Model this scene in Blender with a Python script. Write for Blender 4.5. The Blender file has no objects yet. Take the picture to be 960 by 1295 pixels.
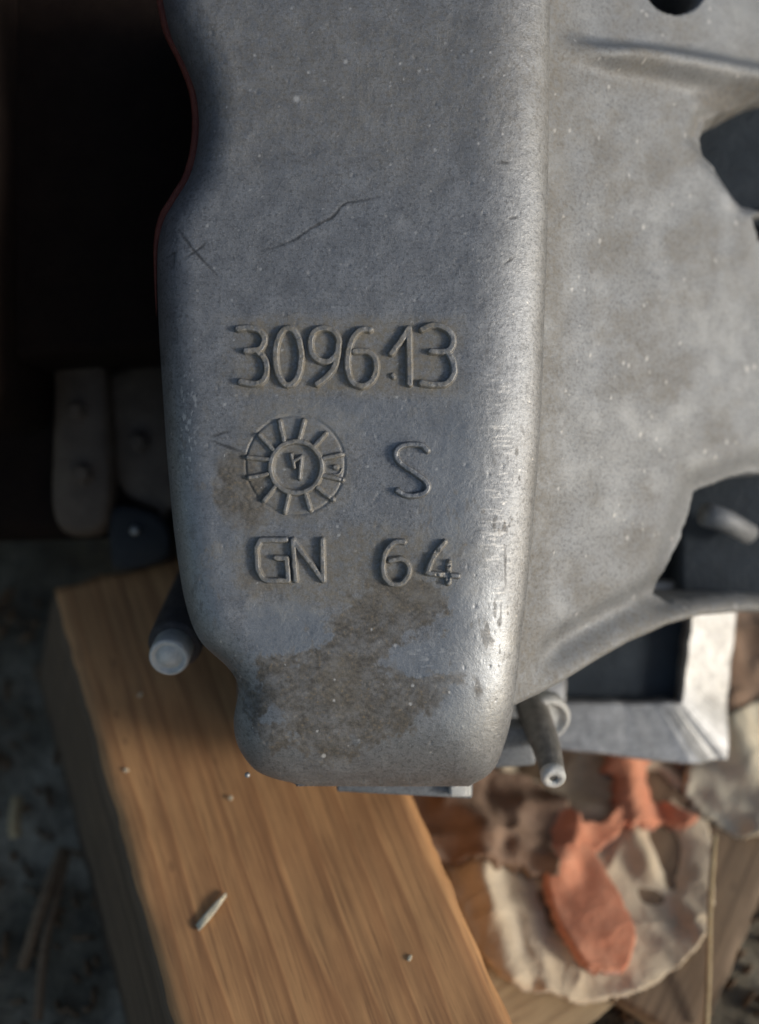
import bpy, bmesh, math, random
import numpy as np
from mathutils import Vector, Matrix

random.seed(7)
rng = np.random.default_rng(11)
S = bpy.context.scene
COL = S.collection

# ------------------------------------------------------------------ camera
PITCH = math.radians(58)            # camera looks down at the bench
CAM_H = 0.362                       # metres above the floor
D0 = 250.0                          # mm from the lens to the cast front face
FPX = 1250.0                        # focal length in photo pixels (960 x 1295 photo)
MM = 0.2                            # mm per photo pixel on the face
UX = Vector((1, 0, 0))
UY = Vector((0, math.sin(PITCH), math.cos(PITCH)))
UZ = Vector((0, -math.cos(PITCH), math.sin(PITCH)))
CAM = Vector((0, 0, CAM_H))
ORG = CAM - UZ * (D0 / 1000)
FRAME = Matrix(((UX.x, UY.x, UZ.x, ORG.x), (UX.y, UY.y, UZ.y, ORG.y), (UX.z, UY.z, UZ.z, ORG.z), (0, 0, 0, 1)))
cd = bpy.data.cameras.new('camera')
cam = bpy.data.objects.new('camera', cd)
COL.objects.link(cam)
cam.matrix_world = Matrix(((UX.x, UY.x, UZ.x, CAM.x), (UX.y, UY.y, UZ.y, CAM.y), (UX.z, UY.z, UZ.z, CAM.z), (0, 0, 0, 1)))
cd.sensor_fit = 'VERTICAL'
cd.sensor_height = 24
cd.lens = FPX / 1295 * 24
cd.clip_start = 0.01
cd.clip_end = 100
cd.dof.use_dof = True
cd.dof.focus_distance = 0.251
cd.dof.aperture_fstop = 3.0
S.camera = cam

# ------------------------------------------------------------------ light
SUN = Vector((0.86, -0.08, 0.46)).normalized()            # towards the sun, in the frame of the cast face
SUNW = (UX * SUN.x + UY * SUN.y + UZ * SUN.z).normalized()
W = bpy.data.worlds.new('World')
S.world = W
W.use_nodes = True
nt = W.node_tree
bg = nt.nodes['Background']
sky = nt.nodes.new('ShaderNodeTexSky')
sky.sky_type = 'NISHITA'
sky.sun_disc = False
sky.sun_elevation = math.asin(SUNW.z)
sky.sun_rotation = math.atan2(SUNW.x, SUNW.y)
sky.air_density = 1.0
sky.dust_density = 1.6
sky.ozone_density = 0.6
nt.links.new(sky.outputs[0], bg.inputs[0])
bg.inputs[1].default_value = 0.085
ld = bpy.data.lights.new('sun', 'SUN')
ld.energy = 1.7
ld.angle = math.radians(11)
ld.color = (1.0, 0.985, 0.965)
sun = bpy.data.objects.new('sun', ld)
COL.objects.link(sun)
sun.rotation_euler = SUNW.to_track_quat('Z', 'Y').to_euler()
sun.location = (1, -1, 1.5)
S.view_settings.view_transform = 'Standard'
S.view_settings.look = 'None'
S.view_settings.exposure = 0.35
S.view_settings.gamma = 1.0
S.view_settings.use_curve_mapping = False
S.cycles.use_denoising = True
S.cycles.max_bounces = 6

# ------------------------------------------------------------------ helpers
def px2l(px, py, z=0.0):
    """photo pixel -> millimetres in the frame of the cast face, at depth z"""
    k = MM * (D0 - z) / D0
    return ((px - 480) * k, (647.5 - py) * k, z)

def L2W(p):
    return ORG + (UX * p[0] + UY * p[1] + UZ * p[2]) / 1000

def floor_pt(px, py, zw):
    d = UX * ((px - 480) / FPX) + UY * ((647.5 - py) / FPX) - UZ
    t = (zw - CAM_H) / d.z
    return CAM + d * t

def smooth(a, b, x):
    t = np.clip((x - a) / (b - a), 0, 1)
    return t * t * (3 - 2 * t)

_lat = rng.random((16, 128, 128))
def vnoise(x, y, s=0):
    x = np.asarray(x, float); y = np.asarray(y, float)
    xi = np.floor(x).astype(int); yi = np.floor(y).astype(int)
    fx = x - xi; fy = y - yi
    fx = fx * fx * (3 - 2 * fx); fy = fy * fy * (3 - 2 * fy)
    L = _lat[s % 16]
    a = L[xi % 128, yi % 128]; b = L[(xi + 1) % 128, yi % 128]
    c = L[xi % 128, (yi + 1) % 128]; d = L[(xi + 1) % 128, (yi + 1) % 128]
    return (a * (1 - fx) + b * fx) * (1 - fy) + (c * (1 - fx) + d * fx) * fy

def fbm(x, y, s=0, o=4):
    v = 0; a = 0.5; t = 0
    for i in range(o):
        ca, sa = math.cos(.65 + 1.1 * i), math.sin(.65 + 1.1 * i)      # turn each octave so no lattice shows
        v = v + a * vnoise((x * ca - y * sa) * 2 ** i + 13.7 * i, (x * sa + y * ca) * 2 ** i + 5.1 * i, s + i); t += a; a *= 0.55
    return v / t

def seg_dist(X, Y, pts):
    """distance to a polyline and the arc parameter of the nearest point"""
    best = np.full(X.shape, 1e9); par = np.zeros(X.shape)
    n = len(pts) - 1
    for i in range(n):
        ax, ay = pts[i]; bx, by = pts[i + 1]
        vx, vy = bx - ax, by - ay
        l2 = vx * vx + vy * vy + 1e-12
        t = np.clip(((X - ax) * vx + (Y - ay) * vy) / l2, 0, 1)
        d = np.hypot(X - ax - t * vx, Y - ay - t * vy)
        m = d < best
        best = np.where(m, d, best); par = np.where(m, i + t, par)
    return best, par

def in_poly(X, Y, pts):
    r = np.zeros(X.shape, bool)
    n = len(pts)
    for i in range(n):
        ax, ay = pts[i]; bx, by = pts[(i + 1) % n]
        c = ((ay > Y) != (by > Y)) & (X < (bx - ax) * (Y - ay) / (by - ay + 1e-12) + ax)
        r ^= c
    return r

def sdf_poly(X, Y, pts):
    d, _ = seg_dist(X, Y, list(pts) + [pts[0]])
    return np.where(in_poly(X, Y, pts), -d, d)

def spline(pts, n=12, closed=False):
    """Catmull-Rom through 2D or 3D points"""
    P = [np.array(p, float) for p in pts]
    N = len(P); out = []
    for i in range(N if closed else N - 1):
        if closed:
            a, b, c, d = P[(i - 1) % N], P[i], P[(i + 1) % N], P[(i + 2) % N]
        else:
            a, b, c, d = P[max(i - 1, 0)], P[i], P[i + 1], P[min(i + 2, N - 1)]
        for k in range(n):
            t = k / n
            out.append(0.5 * ((2 * b) + (c - a) * t + (2 * a - 5 * b + 4 * c - d) * t ** 2 + (3 * b - a - 3 * c + d) * t ** 3))
    out.append(P[0] if closed else P[-1])
    return [tuple(p) for p in out]

def link(name, me, mat, parent=None, smooth_shade=True):
    o = bpy.data.objects.new(name, me)
    COL.objects.link(o)
    if mat: me.materials.append(mat)
    if parent: o.parent = parent
    if smooth_shade and len(me.polygons):
        me.polygons.foreach_set('use_smooth', np.ones(len(me.polygons), bool))
    return o

def mesh_np(name, V, F, attrs=None):
    me = bpy.data.meshes.new(name)
    V = np.asarray(V, np.float32); F = np.asarray(F, np.int32)
    me.vertices.add(len(V)); me.vertices.foreach_set('co', V.ravel())
    k = F.shape[1]
    me.loops.add(F.size); me.loops.foreach_set('vertex_index', F.ravel())
    me.polygons.add(len(F))
    me.polygons.foreach_set('loop_start', np.arange(0, F.size, k, dtype=np.int32))
    me.update(calc_edges=True)
    for n, a in (attrs or {}).items():
        at = me.attributes.new(n, 'FLOAT', 'POINT'); at.data.foreach_set('value', np.asarray(a, np.float32).ravel())
    me.validate()
    return me

def grid_faces(nr, nc, flip=False, keep=None):
    i = np.arange(nr - 1)[:, None]; j = np.arange(nc - 1)[None, :]
    a = (i * nc + j); F = np.stack([a, a + 1, a + nc + 1, a + nc], -1)
    if keep is not None: F = F[keep]
    F = F.reshape(-1, 4)
    return F[:, ::-1] if flip else F

def bm_obj(name, bm, mat, parent=None, sm=True):
    me = bpy.data.meshes.new(name); bm.to_mesh(me); bm.free()
    return link(name, me, mat, parent, sm)

def tube(path, radii, seg=24, cap=True):
    """swept tube along 3D points given in mm of the face frame; result in metres"""
    bm = bmesh.new(); rings = []
    P = [Vector(p) for p in path]
    up = Vector((0.31, 0.9, 0.2))
    for i, p in enumerate(P):
        t = (P[min(i + 1, len(P) - 1)] - P[max(i - 1, 0)]).normalized()
        a = t.cross(up).normalized(); b = t.cross(a).normalized()
        r = radii[i] if hasattr(radii, '__len__') else radii
        rings.append([bm.verts.new((p + (a * math.cos(2 * math.pi * k / seg) + b * math.sin(2 * math.pi * k / seg)) * r) / 1000) for k in range(seg)])
    for i in range(len(rings) - 1):
        for k in range(seg):
            bm.faces.new((rings[i][k], rings[i][(k + 1) % seg], rings[i + 1][(k + 1) % seg], rings[i + 1][k]))
    if cap:
        bm.faces.new(rings[0][::-1]); bm.faces.new(rings[-1])
    bmesh.ops.recalc_face_normals(bm, faces=bm.faces)
    return bm

def lathe(org, axis, prof, seg=40):
    """turned shape: prof = [(height along axis, radius)] in mm"""
    bm = bmesh.new(); t = Vector(axis).normalized(); org = Vector(org)
    a = t.cross(Vector((.31, .9, .2))).normalized(); b = t.cross(a)
    rings = [[bm.verts.new((org + t * h + (a * math.cos(2 * math.pi * k / seg) + b * math.sin(2 * math.pi * k / seg)) * r) / 1000) for k in range(seg)] for h, r in prof]
    for i in range(len(rings) - 1):
        for k in range(seg): bm.faces.new((rings[i][k], rings[i][(k + 1) % seg], rings[i + 1][(k + 1) % seg], rings[i + 1][k]))
    bm.faces.new(rings[0][::-1]); bm.faces.new(rings[-1])
    bmesh.ops.recalc_face_normals(bm, faces=bm.faces)
    return bm

def tag(o, label, cat, group=None, kind=None):
    if label: o['label'] = label
    if cat: o['category'] = cat
    if group: o['group'] = group
    if kind: o['kind'] = kind
    return o

def empty(name, mat=None):
    o = bpy.data.objects.new(name, None); COL.objects.link(o)
    o.empty_display_size = 0.02
    if mat is not None: o.matrix_world = mat
    return o

# ------------------------------------------------------------------ materials
class NT:
    def __init__(s, name):
        s.m = bpy.data.materials.new(name); s.m.use_nodes = True
        s.t = s.m.node_tree; s.b = s.t.nodes['Principled BSDF']
        s.tc = s.t.nodes.new('ShaderNodeTexCoord')
    def n(s, typ, **kw):
        x = s.t.nodes.new('ShaderNode' + typ)
        for k, v in kw.items(): setattr(x, k, v)
        return x
    def l(s, a, b): s.t.links.new(a, b)
    def put(s, sock, v):
        if hasattr(v, 'is_linked') or hasattr(v, 'links'): s.l(v, sock)
        else: sock.default_value = v
    def coords(s, scale=1000.0, rot=(0, 0, 0), kind='Object'):
        mp = s.n('Mapping'); s.l(s.tc.outputs[kind], mp.inputs[0])
        mp.inputs['Scale'].default_value = scale if hasattr(scale, '__len__') else (scale,) * 3
        mp.inputs['Rotation'].default_value = rot
        return mp.outputs[0]
    def noise(s, vec, scale, detail=4, rough=0.6, dist=0.0):
        x = s.n('TexNoise'); s.l(vec, x.inputs['Vector'])
        x.inputs['Scale'].default_value = scale; x.inputs['Detail'].default_value = detail
        x.inputs['Roughness'].default_value = rough; x.inputs['Distortion'].default_value = dist
        return x.outputs['Fac']
    def ramp(s, fac, stops):
        x = s.n('ValToRGB'); s.l(fac, x.inputs[0])
        e = x.color_ramp.elements
        while len(e) < len(stops): e.new(0.5)
        for k, (p, c) in enumerate(stops):
            e[k].position = p
            e[k].color = (c, c, c, 1) if not hasattr(c, '__len__') else (*c, 1)
        return x.outputs[0]
    def mix(s, fac, a, b, mode='MIX'):
        x = s.n('Mix', data_type='RGBA', blend_type=mode)
        s.put(x.inputs[0], fac)
        for sock, v in ((x.inputs[6], a), (x.inputs[7], b)):
            if isinstance(v, tuple): v = (*v, 1) if len(v) == 3 else v
            s.put(sock, v)
        return x.outputs[2]
    def math(s, op, a, b=0.0, clamp=False):
        x = s.n('Math', operation=op, use_clamp=clamp)
        s.put(x.inputs[0], a); s.put(x.inputs[1], b)
        return x.outputs[0]
    def attr(s, name):
        x = s.n('Attribute'); x.attribute_name = name
        return x.outputs['Fac']
    def bump(s, h, strength, dist, prev=None):
        x = s.n('Bump'); s.l(h, x.inputs['Height'])
        x.inputs['Strength'].default_value = strength; x.inputs['Distance'].default_value = dist
        if prev: s.l(prev, x.inputs['Normal'])
        return x.outputs[0]

def cast_metal(name, base=(0.280, 0.288, 0.294), metallic=0.75, rough=0.50, use_attr=True, speck=1.0, blot=1.0):
    n = NT(name); v = n.coords(1000)
    big = n.noise(v, 0.035, 4, 0.6); mid = n.noise(v, 0.16, 5, 0.65, 0.4); fine = n.noise(v, 1.1, 4, 0.7); grit = n.noise(v, 2.6, 2, 0.6)
    c = n.mix(n.ramp(mid, [(0.32, 0.0), (0.68, 1.0)]), tuple(x * (1 - .20 * blot) for x in base), tuple(x * (1 + .16 * blot) for x in base))
    c = n.mix(n.math('MULTIPLY', n.ramp(big, [(0.4, 0.0), (0.7, 1.0)]), 0.35), c, (base[0] * 0.97, base[1] * 0.93, base[2] * 0.85))
    # grain of the casting skin: dark pits and pale specks
    c = n.mix(n.math('MULTIPLY', n.ramp(fine, [(0.50, 0.0), (0.64, 1.0)]), 0.60), c, tuple(x * 0.38 for x in base))
    c = n.mix(n.math('MULTIPLY', n.ramp(grit, [(0.58, 0.0), (0.70, 1.0)]), 0.45 * speck), c, tuple(min(1, x * 1.8) for x in base))
    vs = n.n('TexVoronoi'); n.l(v, vs.inputs['Vector']); vs.inputs['Scale'].default_value = 0.20; vs.inputs['Randomness'].default_value = 1
    dots = n.ramp(vs.outputs['Distance'], [(0.05, 1.0), (0.085, 0.0)])
    c = n.mix(n.math('MULTIPLY', dots, 0.45 * speck), c, (0.62, 0.60, 0.55))
    strk = n.noise(n.coords((160, 1500, 1500), (0, 0, .25)), 1.0, 4, 0.7)
    c = n.mix(n.math('MULTIPLY', n.ramp(strk, [(0.50, 0.0), (0.68, 1.0)]), 0.30), c, tuple(x * 0.55 for x in base))
    r = n.math('ADD', n.math('MULTIPLY', n.math('ADD', mid, strk), 0.16), rough - 0.16)
    if use_attr:
        dirt = n.attr('dirt'); stain = n.attr('stain'); clean = n.attr('clean')
        dn = n.noise(v, 0.55, 4, 0.65)
        dm = n.math('MULTIPLY', dirt, n.ramp(dn, [(0.35, 0.25), (0.62, 1.0)]))
        c = n.mix(n.math('MULTIPLY', dm, 0.8), c, (0.20, 0.170, 0.118))
        c = n.mix(n.math('MULTIPLY', clean, 0.5), c, (0.345, 0.36, 0.365))
        sn = n.ramp(n.noise(v, 0.9, 4, 0.7), [(0.35, (0.060, 0.053, 0.043)), (0.58, (0.13, 0.115, 0.092)), (0.70, (0.24, 0.175, 0.095))])
        c = n.mix(n.math('MULTIPLY', stain, n.ramp(n.noise(v, 0.22, 5, 0.7), [(0.36, 0.45), (0.58, 0.92)])), c, sn)
        c = n.mix(n.attr('pale'), c, (0.58, 0.57, 0.54))
        c = n.mix(n.attr('mark'), c, (0.03, 0.028, 0.025))
        r = n.math('ADD', r, n.math('MULTIPLY', n.math('ADD', stain, dm), 0.16))
        r = n.math('SUBTRACT', r, n.math('MULTIPLY', clean, 0.08))
        n.l(n.math('SUBTRACT', metallic, n.math('MULTIPLY', n.math('ADD', stain, dm), 0.45), True), n.b.inputs['Metallic'])
    else:
        n.b.inputs['Metallic'].default_value = metallic
    n.l(c, n.b.inputs['Base Color']); n.l(r, n.b.inputs['Roughness'])
    b = n.bump(fine, 0.5, 0.00016); b = n.bump(grit, 0.35, 0.00010, b); b = n.bump(mid, 0.35, 0.0006, b)
    n.l(b, n.b.inputs['Normal'])
    return n.m

def simple(name, c1, c2, scale=0.2, rough=0.7, metallic=0.0, bump=0.0004, sheen=0.0):
    n = NT(name); v = n.coords(1000)
    f = n.noise(v, scale, 5, 0.65); g = n.noise(v, scale * 8, 3, 0.65)
    c = n.mix(n.ramp(f, [(0.35, 0.0), (0.68, 1.0)]), c1, c2)
    c = n.mix(n.math('MULTIPLY', n.ramp(g, [(0.45, 0.0), (0.7, 1.0)]), 0.35), c, tuple(x * 0.5 for x in c1))
    n.l(c, n.b.inputs['Base Color'])
    n.b.inputs['Roughness'].default_value = rough; n.b.inputs['Metallic'].default_value = metallic
    if sheen: n.b.inputs['Sheen Weight'].default_value = sheen
    n.l(n.bump(g, 0.6, bump, n.bump(f, 0.6, bump * 3)), n.b.inputs['Normal'])
    return n.m

def wood_mat(name, pale, mid_, dark, grain=1.0):
    n = NT(name)
    warp = n.noise(n.coords((14, 3, 14)), 1.0, 3, 0.55)
    base = n.coords(1000)
    # rings: distance across the board, bent by slow noise along the grain (object X runs along the board)
    sep = n.n('SeparateXYZ'); n.l(base, sep.inputs[0])
    slow = n.noise(n.coords((4.5, 30, 30)), 1.0, 2, 0.5)
    y = n.math('ADD', n.math('MULTIPLY', sep.outputs[1], 0.105), n.math('MULTIPLY', slow, 3.0))
    y = n.math('ADD', y, n.math('MULTIPLY', sep.outputs[2], 0.05))
    ring = n.math('FRACT', y)
    rg = n.ramp(ring, [(0.0, 0.12), (0.62, 0.55), (0.90, 1.0), (1.0, 0.12)])
    fib = n.noise(n.coords((9, 420, 420)), 1.0, 5, 0.68)
    blot = n.noise(n.coords((30, 60, 60)), 1.0, 4, 0.6)
    c = n.mix(n.math('MULTIPLY', rg, 0.85 * grain), pale, mid_)
    late = n.ramp(ring, [(0.70, 0.0), (0.90, 1.0), (0.97, 0.0)])
    c = n.mix(n.math('MULTIPLY', late, n.ramp(slow, [(0.38, 0.1), (0.62, 0.75)])), c, dark)
    c = n.mix(n.math('MULTIPLY', n.ramp(fib, [(0.42, 0.0), (0.68, 1.0)]), 0.7), c, dark)
    c = n.mix(n.math('MULTIPLY', n.ramp(blot, [(0.44, 0.0), (0.68, 1.0)]), 0.65), c, tuple(0.5 * (a + b) for a, b in zip(mid_, dark)))
    fleck = n.noise(n.coords((45, 1100, 1100)), 1.0, 3, 0.6)
    c = n.mix(n.math('MULTIPLY', n.ramp(fleck, [(0.56, 0.0), (0.68, 1.0)]), 0.6), c, dark)
    c = n.mix(n.math('MULTIPLY', n.ramp(fleck, [(0.30, 1.0), (0.42, 0.0)]), 0.35), c, tuple(min(1, x * 1.25) for x in pale))
    vs = n.n('TexVoronoi'); n.l(n.coords((55, 90, 90)), vs.inputs['Vector']); vs.inputs['Scale'].default_value = 1.0
    spot = n.ramp(vs.outputs['Distance'], [(0.06, 1.0), (0.12, 0.0)])
    c = n.mix(n.math('MULTIPLY', spot, 0.5), c, dark)
    n.l(c, n.b.inputs['Base Color'])
    n.b.inputs['Roughness'].default_value = 0.72
    n.l(n.bump(fib, 0.4, 0.0004, n.bump(rg, 0.25, 0.0004)), n.b.inputs['Normal'])
    return n.m

M_CAST = cast_metal('cast_aluminium', rough=0.56, metallic=0.75)
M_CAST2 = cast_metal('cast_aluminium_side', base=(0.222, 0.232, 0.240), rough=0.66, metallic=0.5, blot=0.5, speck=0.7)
M_FRAME = cast_metal('bare_alloy_frame', base=(0.46, 0.46, 0.45), rough=0.55, use_attr=False, speck=1.5, blot=1.8)
M_STEEL = simple('stud_steel', (0.62, 0.62, 0.58), (0.80, 0.79, 0.74), 0.4, 0.40, 0.35)
M_DARKSTEEL = simple('oily_sleeve', (0.05, 0.045, 0.045), (0.10, 0.085, 0.08), 0.3, 0.5, 0.3)
M_PIPE = simple('dull_pipe_steel', (0.20, 0.19, 0.17), (0.32, 0.30, 0.27), 0.3, 0.5, 0.6)
M_HOLLOW = simple('hollow_shade', (0.016, 0.024, 0.032), (0.026, 0.036, 0.046), 0.1, 0.8)  # flat dark colour standing in for shade inside the hollows
M_REDRIM = simple('red_brown_rim', (0.16, 0.035, 0.022), (0.22, 0.06, 0.035), 0.3, 0.6)
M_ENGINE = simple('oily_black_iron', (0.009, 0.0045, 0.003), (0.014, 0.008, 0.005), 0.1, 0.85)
M_ENGINE.node_tree.nodes['Principled BSDF'].inputs['Specular IOR Level'].default_value = 0.15
M_LUG = simple('dull_grey_iron', (0.075, 0.050, 0.032), (0.125, 0.088, 0.058), 0.1, 0.65)
M_RUST = simple('dark_red_paint', (0.10, 0.018, 0.012), (0.15, 0.03, 0.02), 0.1, 0.7)
M_BLACK = simple('black_rubber', (0.008, 0.009, 0.011), (0.015, 0.015, 0.016), 0.2, 0.6)
M_BEAM = wood_mat('sawn_brown_beam', (0.56, 0.300, 0.122), (0.43, 0.200, 0.076), (0.20, 0.095, 0.040))
M_SHADEWOOD = wood_mat('beam_flank_shade', (0.16, 0.105, 0.062), (0.11, 0.07, 0.04), (0.05, 0.034, 0.02))  # darkened wood colours, painted shade for the beam's left flank
M_PALEWOOD = wood_mat('pale_dusty_board', (0.55, 0.42, 0.24), (0.45, 0.33, 0.18), (0.28, 0.19, 0.10), 0.6)
M_BROWNWOOD = wood_mat('brown_board', (0.26, 0.175, 0.10), (0.20, 0.13, 0.07), (0.11, 0.07, 0.04), 0.6)
M_TAN = simple('tan_cloth', (0.52, 0.41, 0.27), (0.70, 0.58, 0.41), 0.07, 0.95, 0, 0.0005, 0.2)
M_ORANGE = simple('orange_cloth', (0.62, 0.22, 0.11), (0.72, 0.33, 0.19), 0.09, 0.85, 0, 0.0004, 0.2)
M_BROWN = simple('brown_cloth', (0.20, 0.125, 0.08), (0.34, 0.23, 0.155), 0.07, 0.95, 0, 0.0005)
M_CREAM = simple('cream_cloth', (0.58, 0.50, 0.36), (0.72, 0.64, 0.48), 0.06, 0.95, 0, 0.0005)
M_STRAW = simple('dry_straw', (0.42, 0.30, 0.15), (0.56, 0.44, 0.25), 0.4, 0.7)
M_STALK = simple('brown_stalk', (0.16, 0.10, 0.055), (0.24, 0.16, 0.09), 0.4, 0.8)
M_CHIP = simple('fresh_wood_chip', (0.72, 0.62, 0.42), (0.82, 0.74, 0.56), 0.5, 0.6)

# ------------------------------------------------------------------ ground
n = NT('dark_earth_floor'); v = n.coords(1000)
g1 = n.noise(v, 0.02, 5, 0.65); g2 = n.noise(v, 0.25, 5, 0.7)
c = n.ramp(g1, [(0.30, (0.085, 0.070, 0.045)), (0.50, (0.20, 0.170, 0.115)), (0.66, (0.48, 0.42, 0.31))])
c = n.mix(n.math('MULTIPLY', n.ramp(g2, [(0.45, 0.0), (0.65, 1.0)]), 0.5), c, (0.03, 0.028, 0.025))
n.l(c, n.b.inputs['Base Color']); n.b.inputs['Roughness'].default_value = 0.9
n.l(n.bump(g2, 0.9, 0.003), n.b.inputs['Normal'])
M_GROUND = n.m
gx = np.linspace(-1.5, 1.5, 221); gy = np.linspace(-1.2, 1.8, 221)
GX, GY = np.meshgrid(gx, gy)
GZ = -0.002 + 0.004 * (fbm(GX * 28 + 50, GY * 28 + 50, 3) - 0.5) - 0.001
V = np.stack([GX, GY, GZ], -1).reshape(-1, 3)
g = link('ground', mesh_np('ground', V, grid_faces(221, 221)), M_GROUND)
tag(g, None, None, kind='structure'); g['label'] = 'dark grey dirt floor under everything'

# ------------------------------------------------------------------ gearbox housing
H = empty('gearbox_housing', FRAME)
tag(H, 'grey cast aluminium gearbox housing with raised numbers resting on the brown beam', 'gearbox')

# -- front boss: outline traced as two edges (left and right) against photo rows
left_px = [(206, -70), (200, -30), (205, 0), (214, 40), (233, 80), (247, 120), (250, 170), (240, 220), (220, 255), (205, 282), (198, 320), (199, 400),
           (205, 500), (212, 600), (220, 680), (233, 760), (252, 810), (288, 846), (300, 872), (293, 915), (298, 950), (318, 980), (345, 993), (372, 999)]
right_px = [(697, -70), (697, 0), (696, 150), (694, 300), (690, 420), (684, 560), (673, 700), (662, 800), (652, 890), (643, 940), (627, 982), (596, 1003)]
DL, DR = 12.0, 11.5
ls = spline(left_px, 10); rs = spline(right_px, 12)
Ll = [px2l(x, y, -DL * .8)[:2] for x, y in ls]; Lr = [px2l(x, y, -DR * .8)[:2] for x, y in rs]
ybot = min(Ll[-1][1], Lr[-1][1])
Ll[-1] = (Ll[-1][0], ybot); Lr[-1] = (Lr[-1][0], ybot)
ytop = 145.0
NR, NC = 720, 420
yl = np.array([p[1] for p in Ll][::-1]); xl = np.array([p[0] for p in Ll][::-1])
yr = np.array([p[1] for p in Lr][::-1]); xr = np.array([p[0] for p in Lr][::-1])
t = np.linspace(0, 1, NR)
Yrow = ytop + (ybot - ytop) * (1 - (1 - t) ** 1.06)
XL = np.interp(Yrow, yl, xl); XR = np.interp(Yrow, yr, xr)
s = np.linspace(0, 1, NC); s = s + 0.07 * np.sin(2 * math.pi * s) * -1 * 0.9   # a little denser at both rounded edges
X = XL[:, None] + (XR - XL)[:, None] * s[None, :]
Y = np.repeat(Yrow[:, None], NC, 1)
outline = Ll + [(Ll[-1][0] * .6 + Lr[-1][0] * .4, ybot), (Ll[-1][0] * .3 + Lr[-1][0] * .7, ybot)] + Lr[::-1]
nL = len(Ll); nT = len(outline)
d, par = seg_dist(X, Y, outline)
Rs = np.concatenate([np.full(nL - 60, 12.0), np.linspace(12, 19, 60), [20, 20], np.full(nT - nL - 2, 21.0)])
Ds = np.concatenate([np.full(nL, DL), [11, 11], np.full(nT - nL - 2, DR)])
ker = np.ones(9) / 9
Rs = np.convolve(np.pad(Rs, 4, 'edge'), ker, 'valid'); Ds = np.convolve(np.pad(Ds, 4, 'edge'), ker, 'valid')
R = np.interp(par, np.arange(nT), Rs); Dp = np.interp(par, np.arange(nT), Ds)
tt = np.clip(1 - d / R, 0, 1)
Z = -Dp * (1 - np.sqrt(np.clip(1 - tt ** 2.0, 0, 1)))
PX = 480 + X / MM; PY = 647.5 - Y / MM           # photo pixels of the face plane
msk = smooth(790, 850, PY) * smooth(.6, 3.0, d)
for it in range(160):
    Zs = Z.copy()
    Zs[1:-1, 1:-1] = (Z[:-2, 1:-1] + Z[2:, 1:-1] + Z[1:-1, :-2] + Z[1:-1, 2:]) * .25
    Z = Z + (Zs - Z) * msk
# lower part of the boss leans away a little
Z -= 5.0 * smooth(840, 1010, PY) ** 1.5
Z += 0.5 * (fbm(X / 22, Y / 22, 2, 2) - 0.5) + 0.10 * (fbm(X / 3.5, Y / 3.5, 5, 3) - 0.5)

def groove(Zin, pts, w, depth):
    dd, pr = seg_dist(PX, PY, pts)
    u = pr / (len(pts) - 1)
    return Zin - depth * np.exp(-(dd / w) ** 2) * (0.35 + 0.65 * np.sin(math.pi * np.clip(u * .9 + .08, 0, 1)))
Z = groove(Z, spline([(330, 316), (362, 307), (392, 290), (418, 276), (436, 257), (452, 254), (480, 249)]), 1.5, 0.10)
for p in ([(224, 288), (246, 318), (276, 350)], [(234, 326), (246, 318), (262, 306)], [(214, 296), (222, 300), (216, 312)], [(212, 322), (220, 318), (217, 342)],
          [(266, 552), (292, 546)], [(264, 556), (312, 574)], [(270, 566), (306, 578)], [(628, 205), (648, 203)], [(643, 275), (656, 271)], [(638, 332), (650, 324)]):
    Z = groove(Z, p, 1.3, 0.08)
dr = np.hypot(PX - 373.5, PY - 588)
Z -= 0.35 * np.exp(-((dr - 62.5) / 1.2) ** 2)             # seam of the pressed-in date dial
Z -= 0.25 * smooth(29, 26, np.hypot(PX - 374.7, PY - 591))
# pits
for k in range(150):
    cx, cy, rr = rng.uniform(250, 640), rng.uniform(20, 980), rng.uniform(1.0, 2.6)
    m = (abs(PX - cx) < 8) & (abs(PY - cy) < 8)
    Z[m] += rng.choice([-.16, -.12, .05]) * np.exp(-((PX[m] - cx) ** 2 + (PY[m] - cy) ** 2) / rr ** 2)

# wear marks with shapes of their own
wob = (fbm(PX / 30, PY / 30, 7, 6) - 0.5) * .85 + (fbm(PX / 5, PY / 5, 2, 3) - .5) * .22
def blob(cx, cy, rx, ry, edge=0.12, amp=1.5):
    q = np.hypot((PX - cx) / rx, (PY - cy) / ry) + wob * amp
    return smooth(1 + edge, 1 - edge, q)
stain = np.maximum.reduce([blob(430, 885, 120, 78, .10, 1.7), blob(505, 772, 62, 36, .10, 1.9), blob(455, 815, 60, 45, .1, 1.9), blob(300, 620, 32, 46, .2, 1.0),
                           blob(545, 870, 70, 28, .2, 1.6) * 0.8, blob(330, 735, 30, 16, .3, 1.8) * 0.55])
for cx, cy, rx, ry in ((540, 835, 60, 22), (365, 800, 45, 26), (600, 800, 25, 60), (580, 900, 25, 30)):
    stain *= 1 - blob(cx, cy, rx, ry, .10, 1.9)
runs = smooth(0.62, 0.70, fbm(PX / 7, PY / 16, 9, 4)) * smooth(300, 720, PY) * 0.55
stain = np.maximum(stain, runs * smooth(0.45, 0.62, fbm(PX / 60, PY / 60, 1, 3)))
dirt = np.maximum.reduce([0.9 * smooth(1.12, .75, np.maximum(abs(PX - 433) / 152, abs(PY - 452) / 52) + wob * .35), 0.75 * blob(374, 585, 78, 80, .3, .9), 0.8 * blob(440, 720, 150, 55, .3, 1.2),
                          0.9 * blob(512, 768, 22, 9, .4, 1.5), blob(432, 868, 24, 34, .3, 2.2) * .9, 0.45 * blob(420, 90, 300, 120, .6, .8)])
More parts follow.
